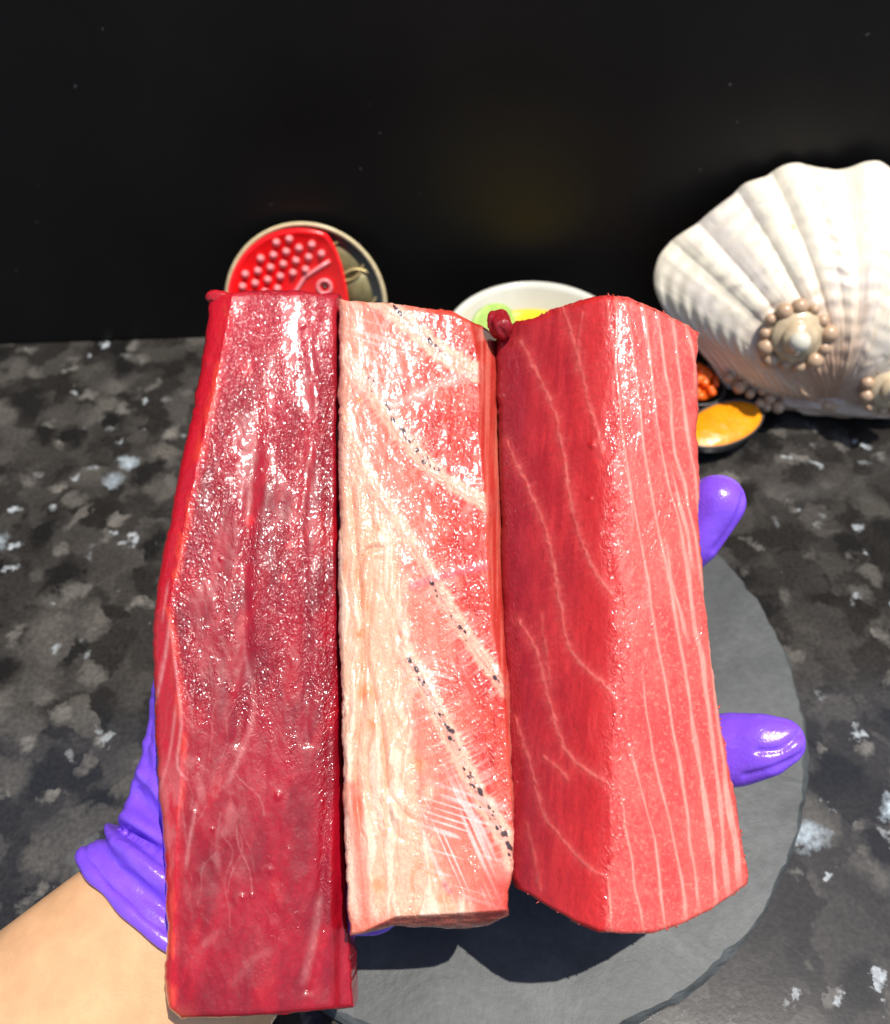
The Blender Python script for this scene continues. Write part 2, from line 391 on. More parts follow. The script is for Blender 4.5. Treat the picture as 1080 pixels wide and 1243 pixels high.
GAIN = 1 / 1.25; TINT = np.array((1.0, .92, .86))      # picture colour -> albedo
def pal(r, g, b): return lin(r, g, b) * GAIN * TINT

# ---- left: dark red loin
LL = [(350, 258), (400, 250), (470, 240), (530, 226), (600, 212), (680, 197), (740, 187), (800, 185), (870, 187), (950, 191), (1040, 199), (1130, 203), (1190, 200), (1240, 204)]
LR = [(350, 413), (450, 411), (560, 410), (700, 413), (800, 414), (1000, 417), (1130, 422), (1180, 427), (1240, 429)]
LT = [(258, 357), (300, 353), (360, 353), (413, 357)]
LB = [(203, 1222), (218, 1236), (300, 1234), (400, 1226), (429, 1222)]
def ledge(v): return np.interp(v, [350, 450, 560, 650, 740, 820, 900, 1000, 1240], [283, 265, 240, 222, 204, 214, 222, 214, 207])
def h_left(u, v):
    h = 0.004 + 0.0010 * (fbm(u / 55, v / 120, 1) - .5) * 2 + 0.00022 * (fbm(u / 16, v / 26, 5) - .5) * 2
    e = ledge(v); h = h - 0.00024 * np.clip(e - u, 0, 60)
    for pts, amp, w in (([(300, 420), (312, 520), (300, 640), (296, 740), (300, 830), (286, 900)], -.0006, 9), ([(372, 400), (384, 500), (366, 620), (372, 760), (372, 900)], -.0006, 7),
                        ([(402, 470), (397, 560), (398, 700), (400, 850), (396, 1000), (384, 1130), (372, 1200)], -.0007, 6), ([(330, 560), (318, 660), (313, 780)], .0006, 11)):
        d, s, Ln = pl_dist(u, v, pts); h = h + amp * np.exp(-(d / w) ** 2)
    rnd = np.random.RandomState(5)
    for k in range(34):
        x, y, r = rnd.uniform(215, 408), rnd.uniform(380, 1100), rnd.uniform(1.5, 4.5)
        h = h + 0.00035 * np.exp(-((u - x) ** 2 + (v - y) ** 2) / r ** 2)
    h = h - 0.0030 * sstep(396, 416, u) ** 2 - .000050 * (u - 250) - .00000005 * (u - 250) ** 2
    return h
def c_left(u, v):
    st = fbm(u / 16 + v / 90, v / 70, 3); bl = fbm(u / 40, v / 55, 9)
    col = lerp(pal(126, 3, 24) + 0 * u[..., None], pal(162, 7, 33), sstep(.25, .75, .5 * st + .5 * bl))
    col = lerp(col, pal(176, 14, 30), .6 * sstep(.55, .80, fbm(u / 26 + v / 90, v / 60, 17)))
    up = sstep(560, 380, v); col = lerp(col, pal(186, 44, 60), .6 * up)  # paler upper end: glare painted into the flesh colour
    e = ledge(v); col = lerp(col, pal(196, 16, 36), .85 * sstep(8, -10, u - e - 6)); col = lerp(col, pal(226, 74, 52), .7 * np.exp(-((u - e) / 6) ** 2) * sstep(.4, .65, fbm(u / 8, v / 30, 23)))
    # membrane threads on the lower left
    rnd = np.random.RandomState(3); mem = 0 * u
    for k in range(26):
        x, y = rnd.uniform(190, 300), rnd.uniform(770, 1060); l = rnd.uniform(25, 90); a = rnd.normal(R(97), .28)
        pts = [(x, y), (x + l * .3 * math.cos(a) + rnd.normal(0, 5), y + l * .3 * math.sin(a)), (x + l * .65 * math.cos(a) + rnd.normal(0, 6), y + l * .65 * math.sin(a)), (x + l * math.cos(a), y + l * math.sin(a))]
        d, s, Ln = pl_dist(u, v, pts); mem = np.maximum(mem, rnd.uniform(.04, .16) * np.exp(-(d / 1.0) ** 2) * (.3 + vn(u / 5, v / 5, 28)))
    for pts, a, w in (([(207, 745), (200, 800), (187, 860)], .8, 2.2), ([(206, 750), (214, 820), (220, 880), (215, 930), (232, 950)], .75, 2.0), ([(199, 790), (190, 850)], .5, 2.0), ([(214, 850), (205, 920), (190, 965)], .5, 2.0),
                    ([(300, 800), (308, 860), (296, 905), (272, 960)], .35, 4), ([(240, 970), (230, 1020), (225, 1060)], .5, 2.5), ([(389, 1080), (381, 1140), (366, 1200)], .4, 5), ([(250, 545), (262, 480), (276, 430)], .2, 2),
                    ([(276, 1130), (262, 1132), (236, 1160)], .22, 5), ([(340, 1150), (310, 1162), (280, 1200)], .16, 6), ([(205, 700), (196, 760)], .6, 1.6)):
        d, s, Ln = pl_dist(u, v, pts); mem = np.maximum(mem, a * .62 * np.exp(-(d / w) ** 2) * np.clip(np.minimum(s, Ln - s) / 16, .05, 1) * (.2 + 1.1 * fbm(u / 4, v / 6, 29)))
    haze = .20 * sstep(.42, .7, fbm(u / 16, v / 34, 31)) * sstep(900, 960, v) * sstep(1120, 1020, v) * sstep(330, 240, u)
    col = lerp(col, pal(238, 180, 180), np.clip(mem + haze, 0, 1))
    for (x, y, r) in ((300, 449, 6), (303, 632, 6), (352, 662, 4), (345, 700, 3)): col = lerp(col, pal(215, 28, 36), .9 * np.exp(-((u - x) ** 2 + (v - y) ** 2) / r ** 2))
    col = lerp(col, pal(200, 92, 60), .5 * sstep(1215, 1236, v) * sstep(250, 205, u))
    wet = .10 + 1.05 * sstep(.36, .62, fbm(u / 26, v / 70, 37)) * sstep(1000, 800, v) + .55 * sstep(.70, .78, vn(u / 5, v / 5, 39)) * sstep(.45, .6, fbm(u / 40, v / 40, 40)) + .55 * np.exp(-((u - 395) / 14) ** 2) * sstep(1160, 1060, v)
    wet = wet * (1 - .75 * sstep(8, -8, u - e)); wet = wet * (1 - .5 * np.exp(-((u - 380) / 5) ** 2))
    wet = wet * (1 - .6 * sstep(840, 900, v) * sstep(360, 300, u))
    return col, np.clip(wet, .1, 1.2)
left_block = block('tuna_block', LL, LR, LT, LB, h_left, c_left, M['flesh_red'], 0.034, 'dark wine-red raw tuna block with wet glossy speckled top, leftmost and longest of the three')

GAIN = 1 / 1.36; TINT = np.array((1.0, .96, .92))
# ---- middle: fatty piece with pale bands and black dots
ML = [(360, 413), (400, 411), (450, 412), (520, 410), (620, 412), (740, 411), (830, 413), (940, 416), (1000, 416), (1080, 421), (1135, 425)]
MR = [(360, 576), (400, 604), (440, 606), (560, 608), (700, 614), (800, 616), (830, 619), (920, 620), (1010, 625), (1050, 623), (1080, 618), (1135, 617)]
MT = [(413, 363), (460, 366), (520, 372), (560, 378), (590, 396), (606, 414)]
MB = [(425, 1135), (445, 1132), (480, 1124), (540, 1127), (590, 1124), (617, 1112)]
def mridge(v): return np.interp(v, [380, 440, 520, 620, 700, 760, 830, 900, 1000, 1050, 1135], [568, 580, 581, 590, 592, 597, 610, 615, 622, 640, 640])
def mfront(u): return np.interp(u, [425, 450, 480, 540, 617], [1140, 1126, 1112, 1109, 1104])
BANDS = [([(455, 362), (478, 378), (500, 398), (535, 428), (578, 452)], 12, 1.0), ([(412, 425), (448, 472), (488, 530), (535, 578), (592, 612)], 9, .95), ([(414, 500), (450, 585), (488, 640), (525, 702), (560, 762), (600, 818), (614, 838)], 9, .95),
         ([(488, 785), (520, 842), (545, 892), (580, 962), (615, 1020), (624, 1048)], 11, 1.0), ([(478, 492), (528, 469), (582, 452)], 6, .7), ([(500, 712), (548, 696), (594, 686)], 6, .6)]
DOTS = [([(482, 375), (498, 395), (520, 412), (546, 436)], 26), ([(448, 458), (474, 498), (490, 528), (514, 556), (541, 580)], 44), ([(512, 690), (526, 712), (550, 752), (572, 778)], 22), ([(600, 812), (612, 834)], 7), ([(497, 800), (520, 842), (545, 890), (580, 962), (616, 1024), (622, 1044)], 85)]
def fatmask(u, v):
    bx = np.interp(v, [360, 420, 520, 600, 680, 760, 850, 950, 1030, 1090, 1135], [442, 440, 432, 452, 488, 492, 505, 512, 530, 560, 590])
    w = (fbm(u / 13, v / 28, 71) - .5) * 46 + (fbm(u / 4, v / 9, 72) - .5) * 14
    return sstep(16, -16, u - bx - w)
def h_mid(u, v):
    h = 0.003 + .0009 * (fbm(u / 40, v / 80, 73) - .5) * 2 + .00035 * (fbm(u / 9, v / 22, 74) - .5) * 2
    f = fatmask(u, v); wu = u + 26 * (fbm(u / 30, v / 60, 131) - .5) + 9 * (fbm(u / 9, v / 22, 132) - .5); fo = fbm(wu / 12, v / 130, 83); h = h + f * (.0008 * (fo - .5) * 2 - .0002 * np.exp(-((fo - .5) / .035) ** 2))
    for pts, w, a in BANDS:
        d, s, Ln = pl_dist(u, v, pts); h = h + .00045 * a * np.exp(-(d / w) ** 2)
    for pts in ([(422, 560), (432, 660), (440, 760), (440, 840), (432, 920), (434, 1010)], [(452, 700), (446, 800), (462, 880), (470, 960), (478, 1010), (500, 1022)], [(430, 940), (440, 1030), (446, 1110)], [(486, 660), (470, 665), (446, 668), (434, 700), (428, 740)], [(466, 940), (486, 985), (520, 1000)]):
        d, s, Ln = pl_dist(u, v, pts); k_ = np.clip(np.minimum(s, Ln - s) / 40, 0, 1) * (.3 + .9 * vn(s / 16, s * 0, 135)); h = h + k_ * (-.0007 * np.exp(-(d / 3.0) ** 2) + .0007 * np.exp(-((d - 8) / 5) ** 2))
    h = h - .00003 * np.clip(u - 470, 0, 200) - .00062 * np.clip(u - mridge(v), 0, 60)
    h = h - .00048 * np.clip(v - mfront(u), 0, 40)
    h = h - .0022 * np.clip(1 - (u - 410) / 12, 0, 1) ** 2
    return h
def c_mid(u, v):
    st = fbm(u / 5 + v / 90, v / 60, 81); bl = fbm(u / 26, v / 40, 82)
    col = lerp(pal(200, 44, 32) + 0 * u[..., None], pal(228, 82, 64), sstep(.3, .7, .5 * st + .5 * bl))
    pink = sstep(60, -10, u - np.interp(v, [360, 520, 640, 760, 900, 1000, 1135], [500, 460, 500, 520, 530, 560, 600]) - (bl - .5) * 60)
    col = lerp(col, pal(242, 146, 124), .62 * pink)
    f = fatmask(u, v)
    wu = u + 26 * (fbm(u / 30, v / 60, 131) - .5) + 9 * (fbm(u / 9, v / 22, 132) - .5); fo = fbm(wu / 12, v / 130, 83)
    cream = lerp(pal(248, 196, 166) + 0 * u[..., None], pal(252, 226, 202), sstep(.36, .60, fo))
    rid = np.exp(-((fo - .5) / .035) ** 2); cream = lerp(cream, pal(240, 160, 118), .42 * rid)
    cream = lerp(cream, pal(242, 156, 110), .6 * sstep(.64, .78, fbm(wu / 12, v / 40, 84)))
    cream = lerp(cream, pal(246, 166, 144), .8 * sstep(660, 500, v))
    col = lerp(col, cream * np.array((.90, .82, .80)), f)
    for pts in ([(422, 560), (432, 660), (440, 760), (440, 840), (432, 920), (434, 1010)], [(452, 700), (446, 800), (462, 880), (470, 960), (478, 1010), (500, 1022)], [(486, 660), (470, 665), (446, 668), (434, 700), (428, 740)], [(466, 940), (486, 985), (520, 1000)]):
        d, s, Ln = pl_dist(u, v, pts); col = lerp(col, pal(222, 140, 96), .45 * np.exp(-(d / 2.6) ** 2) * np.clip(np.minimum(s, Ln - s) / 40, 0, 1) * vn(s / 14, s * 0, 136))
    d, s, Ln = pl_dist(u, v, [(428, 955), (434, 1020), (444, 1115)]); col = lerp(col, pal(238, 104, 84), .85 * np.exp(-(d / 8) ** 2))
    d, s, Ln = pl_dist(u, v, [(416, 1110), (430, 1128), (470, 1122)]); col = lerp(col, pal(232, 92, 66), .8 * np.exp(-(d / 14) ** 2))
    for x, y, r in ((436, 770, 7), (442, 838, 9), (452, 878, 7), (508, 928, 8), (458, 1075, 9), (522, 1058, 5), (436, 485, 5), (460, 640, 5)): col = lerp(col, pal(240, 140, 84), .75 * np.exp(-((u - x) ** 2 + (v - y) ** 2) / r ** 2))
    # feathered streaks that cross the pale bands
    for pts, w, a in BANDS:
        d, s, Ln = pl_dist(u, v, pts)
        fe = sstep(.52, .75, vn(s / 2.6, d / 26, 85)) * np.exp(-(d / (w * 2.4)) ** 2)
        col = lerp(col, pal(250, 190, 176), .55 * a * fe)
        ed = w * (.75 + .5 * vn(s / 5, s * 0 + 2, 86))
        bc = pal(251, 190, 164) if w > 7 else (pal(250, 172, 160) if pts[0][1] < 600 else pal(226, 108, 122))
        col = lerp(col, bc, a * .92 * sstep(ed + 3, ed - 4, d))
        if w > 7: col = lerp(col, pal(236, 128, 112), .5 * np.exp(-((d - 3) / 1.6) ** 2) * (vn(s / 9, d * 0, 87) > .4))
    # white cross-hatching near the bottom
    hat = (sstep(.62, .8, vn((u * .96 + v * .3) / 60, (v * .96 - u * .3) / 2.6, 88)) + sstep(.62, .8, vn((v * .9 + u * .4) / 80, (u * .9 - v * .4) / 3, 89)))
    reg = np.exp(-(((u - 560) / 42) ** 2 + ((v - 1015) / 62) ** 2)); reg2 = np.exp(-(((u - 528) / 26) ** 2 + ((v - 825) / 22) ** 2)); reg3 = np.exp(-(((u - 452) / 36) ** 2 + ((v - 415) / 60) ** 2))
    col = lerp(col, pal(253, 214, 208), np.clip(.75 * hat * np.clip(reg * 1.3 + reg2 + .5 * reg3, 0, 1), 0, .9))
    for (x, y, r) in ((540, 1075, 5), (546, 1082, 4)): col = lerp(col, pal(190, 70, 100), .6 * np.exp(-((u - x) ** 2 + (v - y) ** 2) / r ** 2))
    # side cut, and end cut with its shade painted in as a dark colour
    side = sstep(-2, 4, u - mridge(v)); col = lerp(col, lerp(pal(206, 60, 50) + 0 * u[..., None], pal(234, 122, 104), sstep(.45, .75, fbm(u / 3, v / 120, 90))), .9 * side)
    end = sstep(-2, 4, v - mfront(u)); col = lerp(col, lerp(pal(120, 34, 30) + 0 * u[..., None], pal(190, 90, 74), sstep(.4, .7, fbm(u / 18, v / 2.5, 99))), .92 * end)
    # black speckles
    rnd = np.random.RandomState(8); blk = 0 * u
    for pts, n in DOTS:
        P = np.array(pts, float); Lc = np.concatenate([[0], np.cumsum(np.hypot(*np.diff(P, axis=0).T))])
        for k in range(n):
            if rnd.rand() < .15: continue
            t = np.clip(rnd.rand() + .05 * math.sin(k * 2.4), 0, 1) * Lc[-1]
            if math.sin(t * .17 + n) * math.sin(t * .071 + 2 * n) < -.55: continue
            x = np.interp(t, Lc, P[:, 0]) + rnd.normal(0, 2.6); y = np.interp(t, Lc, P[:, 1]) + rnd.normal(0, 1.6); r = rnd.choice([.7, 1.1, 1.6, 2.6], p=[.40, .30, .18, .12]); e = rnd.uniform(1, 2.2)
            dx, dy = u - x, v - y; p = dx * .55 + dy * .83; q = dx * .83 - dy * .55
            blk = np.maximum(blk, sstep(1.25, .75, np.sqrt((p / e) ** 2 + q ** 2) / r))
        d, s, Ln = pl_dist(u, v, pts); col = lerp(col, pal(150, 100, 110), .3 * np.exp(-(d / 3.5) ** 2) * (vn(s / 7, s * 0, 93) > .35))
    col = lerp(col, pal(38, 22, 34), .95 * blk)
    wet = .30 + .9 * sstep(.40, .62, fbm(u / 16, v / 50, 95)) * sstep(470, 530, u) * (1 - side) + .5 * sstep(.5, .7, fbm(u / 20, v / 40, 97)) * f
    return col, np.clip(wet * (1 - .6 * side), .12, 1.2)
mid_block = block('tuna_block', ML, MR, MT, MB, h_mid, c_mid, M['flesh_fat'], 0.034, 'pale fatty tuna block with cream sinew and black dots, between two redder blocks')

GAIN = 1 / 1.5; TINT = np.array((1.0, .93, .84))
# ---- right: striped loin with a ridge
RL = [(358, 606), (420, 602), (520, 605), (640, 609), (800, 611), (960, 615), (1060, 618), (1085, 630), (1130, 650)]
RR = [(358, 832), (395, 848), (440, 846), (560, 847), (660, 849), (740, 858), (840, 868), (910, 880), (1000, 898), (1060, 908), (1085, 905), (1130, 880)]
RTp = [(608, 410), (630, 390), (650, 386), (680, 374), (700, 368), (725, 362), (745, 358), (775, 362), (800, 372), (825, 388), (848, 404)]
RB = [(628, 1080), (645, 1090), (664, 1104), (690, 1120), (720, 1131), (760, 1134), (800, 1133), (840, 1122), (875, 1104), (907, 1072)]
def ridge(v): return np.interp(v, [350, 450, 560, 660, 740, 850, 900, 1000, 1060, 1140], [748, 750, 745, 740, 752, 748, 742, 742, 736, 738])
LINES_L = [([(683, 372), (703, 438), (715, 489), (732, 549)], .8), ([(632, 414), (654, 458), (675, 506), (691, 597), (705, 654), (725, 698), (749, 729)], .8), ([(615, 536), (637, 583), (658, 631), (670, 675), (680, 732), (689, 780), (709, 809), (732, 829), (748, 849)], .85),
           ([(630, 753), (653, 793), (666, 849), (686, 908), (712, 935), (752, 958)], .85), ([(626, 872), (643, 925), (659, 984), (679, 1014), (709, 1047), (732, 1063)], .6), ([(706, 380), (702, 420), (700, 450)], .4), ([(736, 364), (744, 420), (746, 445)], .9),
           ([(660, 918), (682, 936), (688, 946)], .6), ([(658, 745), (662, 790), (668, 830)], .35), ([(640, 1000), (648, 1040), (656, 1080)], .3)]
LINES_R = [([(748, 362), (748, 440), (752, 489), (762, 577), (769, 610), (785, 690), (790, 740), (804, 812), (821, 905), (834, 990), (850, 1109)], 1.5), ([(759, 366), (773, 458), (783, 549), (796, 627), (812, 705), (820, 745), (834, 826), (847, 918), (860, 1010), (870, 1103)], 1.8),
           ([(779, 364), (793, 458), (803, 549), (828, 654), (840, 735), (854, 812), (864, 905), (877, 1004), (886, 1093)], 1.8), ([(797, 368), (810, 458), (820, 549), (838, 620), (850, 690), (858, 745), (867, 839), (880, 938), (893, 1020), (899, 1078)], 1.8),
           ([(814, 378), (826, 451), (838, 543), (846, 600), (850, 650)], 2.4), ([(832, 390), (842, 438), (844, 480)], 2.2), ([(780, 816), (791, 905), (811, 984), (828, 1070), (832, 1124)], 1.1), ([(765, 905), (785, 978), (798, 1047), (808, 1131)], 1.0), ([(755, 960), (765, 1037), (780, 1132)], .9),
           ([(738, 1066), (742, 1132)], 1.0), ([(813, 565), (822, 600), (834, 650), (842, 690)], 2.2), ([(806, 655), (818, 720), (838, 780)], 2.0), ([(757, 560), (764, 600), (770, 640)], .8)]
def h_right(u, v):
    rg = ridge(v); h = .0105 + .0007 * (fbm(u / 45, v / 120, 101) - .5) * 2 + .0002 * (fbm(u / 12, v / 30, 102) - .5) * 2
    x = (u - rg) / FPX * .325
    soft = np.sqrt(x * x + .0085 ** 2) - .0085 + .0006 * (fbm(u / 30, v / 50, 104) - .5)
    h = h - np.where(x < 0, .60 * soft, .30 * soft + 4.2 * np.clip(x - .014, 0, 1) ** 2)
    for pts, w in LINES_R:
        d, s, Ln = pl_dist(u, v, pts); h = h + .00018 * np.exp(-(d / (w * 1.4)) ** 2)
    for pts, w in LINES_L:
        d, s, Ln = pl_dist(u, v, pts); h = h + .00028 * np.exp(-(d / 2.5) ** 2) * vn(s / 4, s * 0, 103)
    for x_, y_, r, a in ((718, 540, 4, .0009), (716, 605, 3, .0006), (640, 590, 3, .0005)): h = h + a * np.exp(-((u - x_) ** 2 + (v - y_) ** 2) / r ** 2)
    return h
def c_right(u, v):
    rg = ridge(v); gr = fbm(u / 4.5 + v / 60, v / 34, 111); bl = fbm(u / 40, v / 60, 112)
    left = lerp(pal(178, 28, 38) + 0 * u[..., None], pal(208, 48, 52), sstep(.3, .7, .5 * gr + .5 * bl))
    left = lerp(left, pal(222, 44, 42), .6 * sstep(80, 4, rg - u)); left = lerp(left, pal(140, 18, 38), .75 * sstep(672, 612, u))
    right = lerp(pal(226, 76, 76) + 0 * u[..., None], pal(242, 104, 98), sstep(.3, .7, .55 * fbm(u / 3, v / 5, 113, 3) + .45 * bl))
    col = lerp(left, right, sstep(-2, 3, u - rg + (fbm(u / 18, v / 22, 114) - .5) * 26))  # darker left face, paler right: shaded and lit sides painted into the colour
    for pts, a in LINES_L:
        d, s, Ln = pl_dist(u + (vn(v / 6, u / 6, 115) - .5) * 4, v, pts); w = .9 + 1.5 * vn(s / 9, s * 0 + 4, 116)
        col = lerp(col, pal(240, 138, 128), a * .9 * np.exp(-(d / w) ** 2) * (.35 + .8 * vn(s / 5, s * 0, 117)))
        col = lerp(col, pal(226, 92, 90), .4 * a * np.exp(-(d / 7) ** 2))
        col = lerp(col, pal(228, 104, 100), .2 * a * np.exp(-(d / 14) ** 2) * sstep(.5, .75, vn(s / 2.4, d / 20, 118)))
    for k, (pts, w) in enumerate(LINES_R):
        d, s, Ln = pl_dist(u + (vn(v / 34, u * 0, 119 + k) - .5) * 4, v, pts); ww = w * (.40 + .95 * vn(s / 40, s * 0 + 4 + 3 * k, 121)) * (.8 + .6 * sstep(600, 950, v)) * (.75 + .5 * sstep(40, 110, u - rg))
        tp = np.clip(np.minimum(s, Ln - s) / 25, .25, 1)
        col = lerp(col, pal(252, 192, 182), (.62 + .36 * vn(s / 17, s * 0 + k, 122)) * sstep(ww + 1.1, ww - 1.1, d) * tp); col = lerp(col, pal(240, 128, 118), .35 * np.exp(-(d / (ww * 2.4)) ** 2))
    fleck = sstep(.72, .86, vn(u / 2.6, v / 2.6, 125)) * sstep(0, 20, u - rg); col = lerp(col, pal(250, 160, 148), .4 * fleck)
    wet = .16 + 1.0 * np.exp(-((u - rg - 6) / 15) ** 2) * sstep(.34, .6, fbm(u / 14, v / 36, 127)) + .45 * sstep(.55, .75, fbm(u / 20, v / 26, 128)) * sstep(0, 20, u - rg) + .3 * sstep(640, 622, u)
    return col, np.clip(wet, .1, 1.2)
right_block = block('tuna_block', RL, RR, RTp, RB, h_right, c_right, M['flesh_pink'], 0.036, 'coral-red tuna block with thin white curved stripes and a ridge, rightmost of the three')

def lump(name, c, rad, m, parent, seed, amp=.25, sub=4, sc=(1, 1, 1), col=None):
    bm = bmesh.new(); bmesh.ops.create_icosphere(bm, subdivisions=sub, radius=1)
    P = np.array([v_.co[:] for v_ in bm.verts]); F = np.array([[x.index for x in f.verts] for f in bm.faces]); bm.free()
    n = fbm(P[:, 0] * 1.6 + P[:, 2] + 9, P[:, 1] * 1.6 - P[:, 2] + 9, seed)
    P = P * (1 + amp * (n - .5) * 2)[:, None] * np.array(sc) * rad
    fr = np.stack([RT, SY, SN], 1); P = P @ fr.T + c
    o = mesh_np(name, P, F, m, loc=c, colors=np.tile(col, (len(P), 1)) if col is not None else None, wet=np.full(len(P), .5) if col is not None else None)
    if parent:
        o.parent = parent; o.location = Vector(c) - parent.location
    return o
lump('flesh_flap', sp(607, 393, -.006), .0050, M['flesh_pink'], right_block, 3, .45, 4, (1, 1.15, .9), pal(158, 20, 34))
lump('flesh_flap', sp(265, 361, -.003), .0030, M['flesh_red'], left_block, 5, .4, 3, (1.7, .9, .9), pal(200, 30, 44))
# torn shreds on the cut rims
def shreds(parent, pts, n, h, m, col, seed, ln=(.0004, .0010)):
    rnd = np.random.RandomState(seed); P = np.array(pts, float); Lc = np.concatenate([[0], np.cumsum(np.hypot(*np.diff(P, axis=0).T))])
    bm = bmesh.new()
    for k in range(n):
        t = rnd.rand() * Lc[-1]; gu, gv_, gp = GRID[parent.name]
        c = gp[int(np.argmin((gu - np.interp(t, Lc, P[:, 0])) ** 2 + (gv_ - np.interp(t, Lc, P[:, 1])) ** 2))]
        l = rnd.uniform(*ln); r = rnd.uniform(.00025, .0006); a = rnd.uniform(0, 6.28); d = math.cos(a) * RT + math.sin(a) * SY + rnd.uniform(0, .6) * SN
        e = rnd.normal(0, .35, 3); prev = None
        for j in range(4):
            q = c + d * l * j / 3 + e * l * (j / 3) ** 2; rr = r * (1 - .6 * j / 3)
            rg_ = [bm.verts.new(Vector(q + rr * (math.cos(x) * SN + math.sin(x) * np.cross(SN, d)))) for x in (0, 1.57, 3.14, 4.71)]
            if prev:
                for x in range(4): bm.faces.new((prev[x], prev[(x + 1) % 4], rg_[(x + 1) % 4], rg_[x]))
            prev = rg_
        bm.faces.new(prev)
    o = bm_obj('torn_shreds', bm, m, loc=tuple(parent.location)); o.parent = parent; o.location = (0, 0, 0)
    a = o.data.attributes.new('albedo', 'FLOAT_COLOR', 'POINT'); a.data.foreach_set('color', np.tile(np.append(col, 1), (len(o.data.vertices), 1)).astype(np.float32).ravel())
    a = o.data.attributes.new('wet', 'FLOAT', 'POINT'); a.data.foreach_set('value', np.full(len(o.data.vertices), .2, np.float32)); o['kind'] = 'stuff'
shreds(right_block, [(628, 1082), (664, 1106), (720, 1131), (800, 1134), (875, 1104), (907, 1072), (898, 1000), (868, 840)], 36, -.008, M['flesh_pink'], pal(232, 96, 84), 1)
shreds(right_block, [(848, 404), (825, 388), (745, 358), (680, 374), (630, 390)], 34, -.003, M['flesh_pink'], pal(226, 80, 74), 2)

# ------------------------------------------------------------------ arm and glove
def loft(rings, cap=True):
    n = len(rings[0]); V = np.concatenate(rings); F = []
    for k in range(len(rings) - 1):
        F += [[k * n + i, k * n + (i + 1) % n, (k + 1) * n + (i + 1) % n, (k + 1) * n + i] for i in range(n)]
    if cap: F.append(list(range(n))[::-1]); F.append([(len(rings) - 1) * n + i for i in range(n)])
    return V, F
def sweep(path, n=64, mod=None, steps=8):
    """path: (u, v, h, half width px, half depth m); closed tube with elliptic section in the fish frame"""
    P = []; K = len(path)
    pw = np.array([np.append(sp(u, v, h), [w / FPX * np.linalg.norm(sp(u, v, h) - CP), dp]) for u, v, h, w, dp in path])
    for i in range(K - 1):
        p0, p1, p2, p3 = pw[max(i - 1, 0)], pw[i], pw[i + 1], pw[min(i + 2, K - 1)]
        for t in np.linspace(0, 1, steps, endpoint=False):
            P.append(.5 * (2 * p1 + (p2 - p0) * t + (2 * p0 - 5 * p1 + 4 * p2 - p3) * t * t + (3 * p1 - p0 - 3 * p2 + p3) * t ** 3))
    P.append(pw[-1]); P = np.array(P); rings = []
    for i, p in enumerate(P):
        tg = P[min(i + 1, len(P) - 1), :3] - P[max(i - 1, 0), :3]; tg /= np.linalg.norm(tg)
        sd = np.cross(tg, SN); sd /= np.linalg.norm(sd); nr = np.cross(sd, tg)
        a = np.linspace(0, 2 * math.pi, n, endpoint=False); f = np.ones(n) if mod is None else mod(i / (len(P) - 1), a)
        rings.append(p[:3] + (np.cos(a) * p[3] * f)[:, None] * sd + (np.sin(a) * p[4] * f)[:, None] * nr)
    return rings
arm_root = sp(222, 1143, -.045)
fr = sweep([(-320, 1700, -.05, 150, .040), (-150, 1520, -.048, 148, .038), (-10, 1375, -.046, 142, .034), (110, 1255, -.045, 136, .030), (222, 1143, -.045, 128, .026), (262, 1085, -.046, 112, .024), (300, 1020, -.047, 98, .022)], n=72,
           mod=lambda t, a: 1 + .02 * np.sin(2 * a + 6 * t))
V, F = loft(fr); person = mesh_np('person', V, F, M['skin'], loc=arm_root)
tag(person, "bare forearm reaching in from the lower left, its hand in a violet glove", 'person')

def chain(pts, dens=26):
    """pts: (u,v,h, radius m, flat) -> spheres"""
    out = []
    for (a, b) in zip(pts[:-1], pts[1:]):
        A = sp(*a[:3]); B_ = sp(*b[:3]); L = np.linalg.norm(B_ - A); k = max(3, int(L / .0022))
        for t in np.linspace(0, 1, k): out.append((A + (B_ - A) * t, a[3] + (b[3] - a[3]) * t, a[4] + (b[4] - a[4]) * t))
    return out
sph = []
sph += chain([(470, 985, -.055, .022, .85), (560, 850, -.062, .0125, .95), (700, 742, -.064, .0108, 1), (795, 700, -.058, .0105, 1), (842, 655, -.044, .0114, 1), (870, 610, -.036, .0120, 1)])       # index
sph += chain([(480, 1000, -.057, .022, .85), (590, 905, -.064, .0128, .95), (720, 840, -.066, .0112, 1), (780, 815, -.062, .0106, 1), (808, 806, -.056, .0100, 1)])                                   # middle, hidden behind the fish
sph += chain([(480, 1020, -.057, .021, .85), (600, 960, -.064, .0128, .95), (720, 930, -.065, .0125, .95), (830, 918, -.058, .0140, .85), (890, 910, -.047, .0150, .80), (925, 905, -.040, .0128, .75), (949, 900, -.037, .0094, .75)])   # ring
sph += chain([(430, 1060, -.056, .020, .85), (520, 1040, -.062, .0112, 1), (620, 1022, -.063, .0098, 1), (690, 1000, -.058, .0090, 1), (720, 985, -.052, .0084, 1)])                                  # little
sph += chain([(268, 1020, -.050, .026, .7), (246, 915, -.051, .0245, .75), (256, 830, -.052, .0240, .75), (264, 735, -.054, .0215, .8), (330, 650, -.055, .0112, 1), (350, 590, -.054, .0105, 1)])      # thumb
for x, y in ((290, 1040), (350, 1010), (410, 980), (430, 1030), (360, 1060), (300, 960), (370, 930), (440, 930)): sph.append((sp(x, y, -.057), .025, .72))
sph += chain([(400, 1060, -.055, .0235, .75), (452, 1092, -.054, .0135, .8)])
bmg = bmesh.new(); FR = Matrix([[RT[i], SY[i], SN[i]] for i in range(3)])
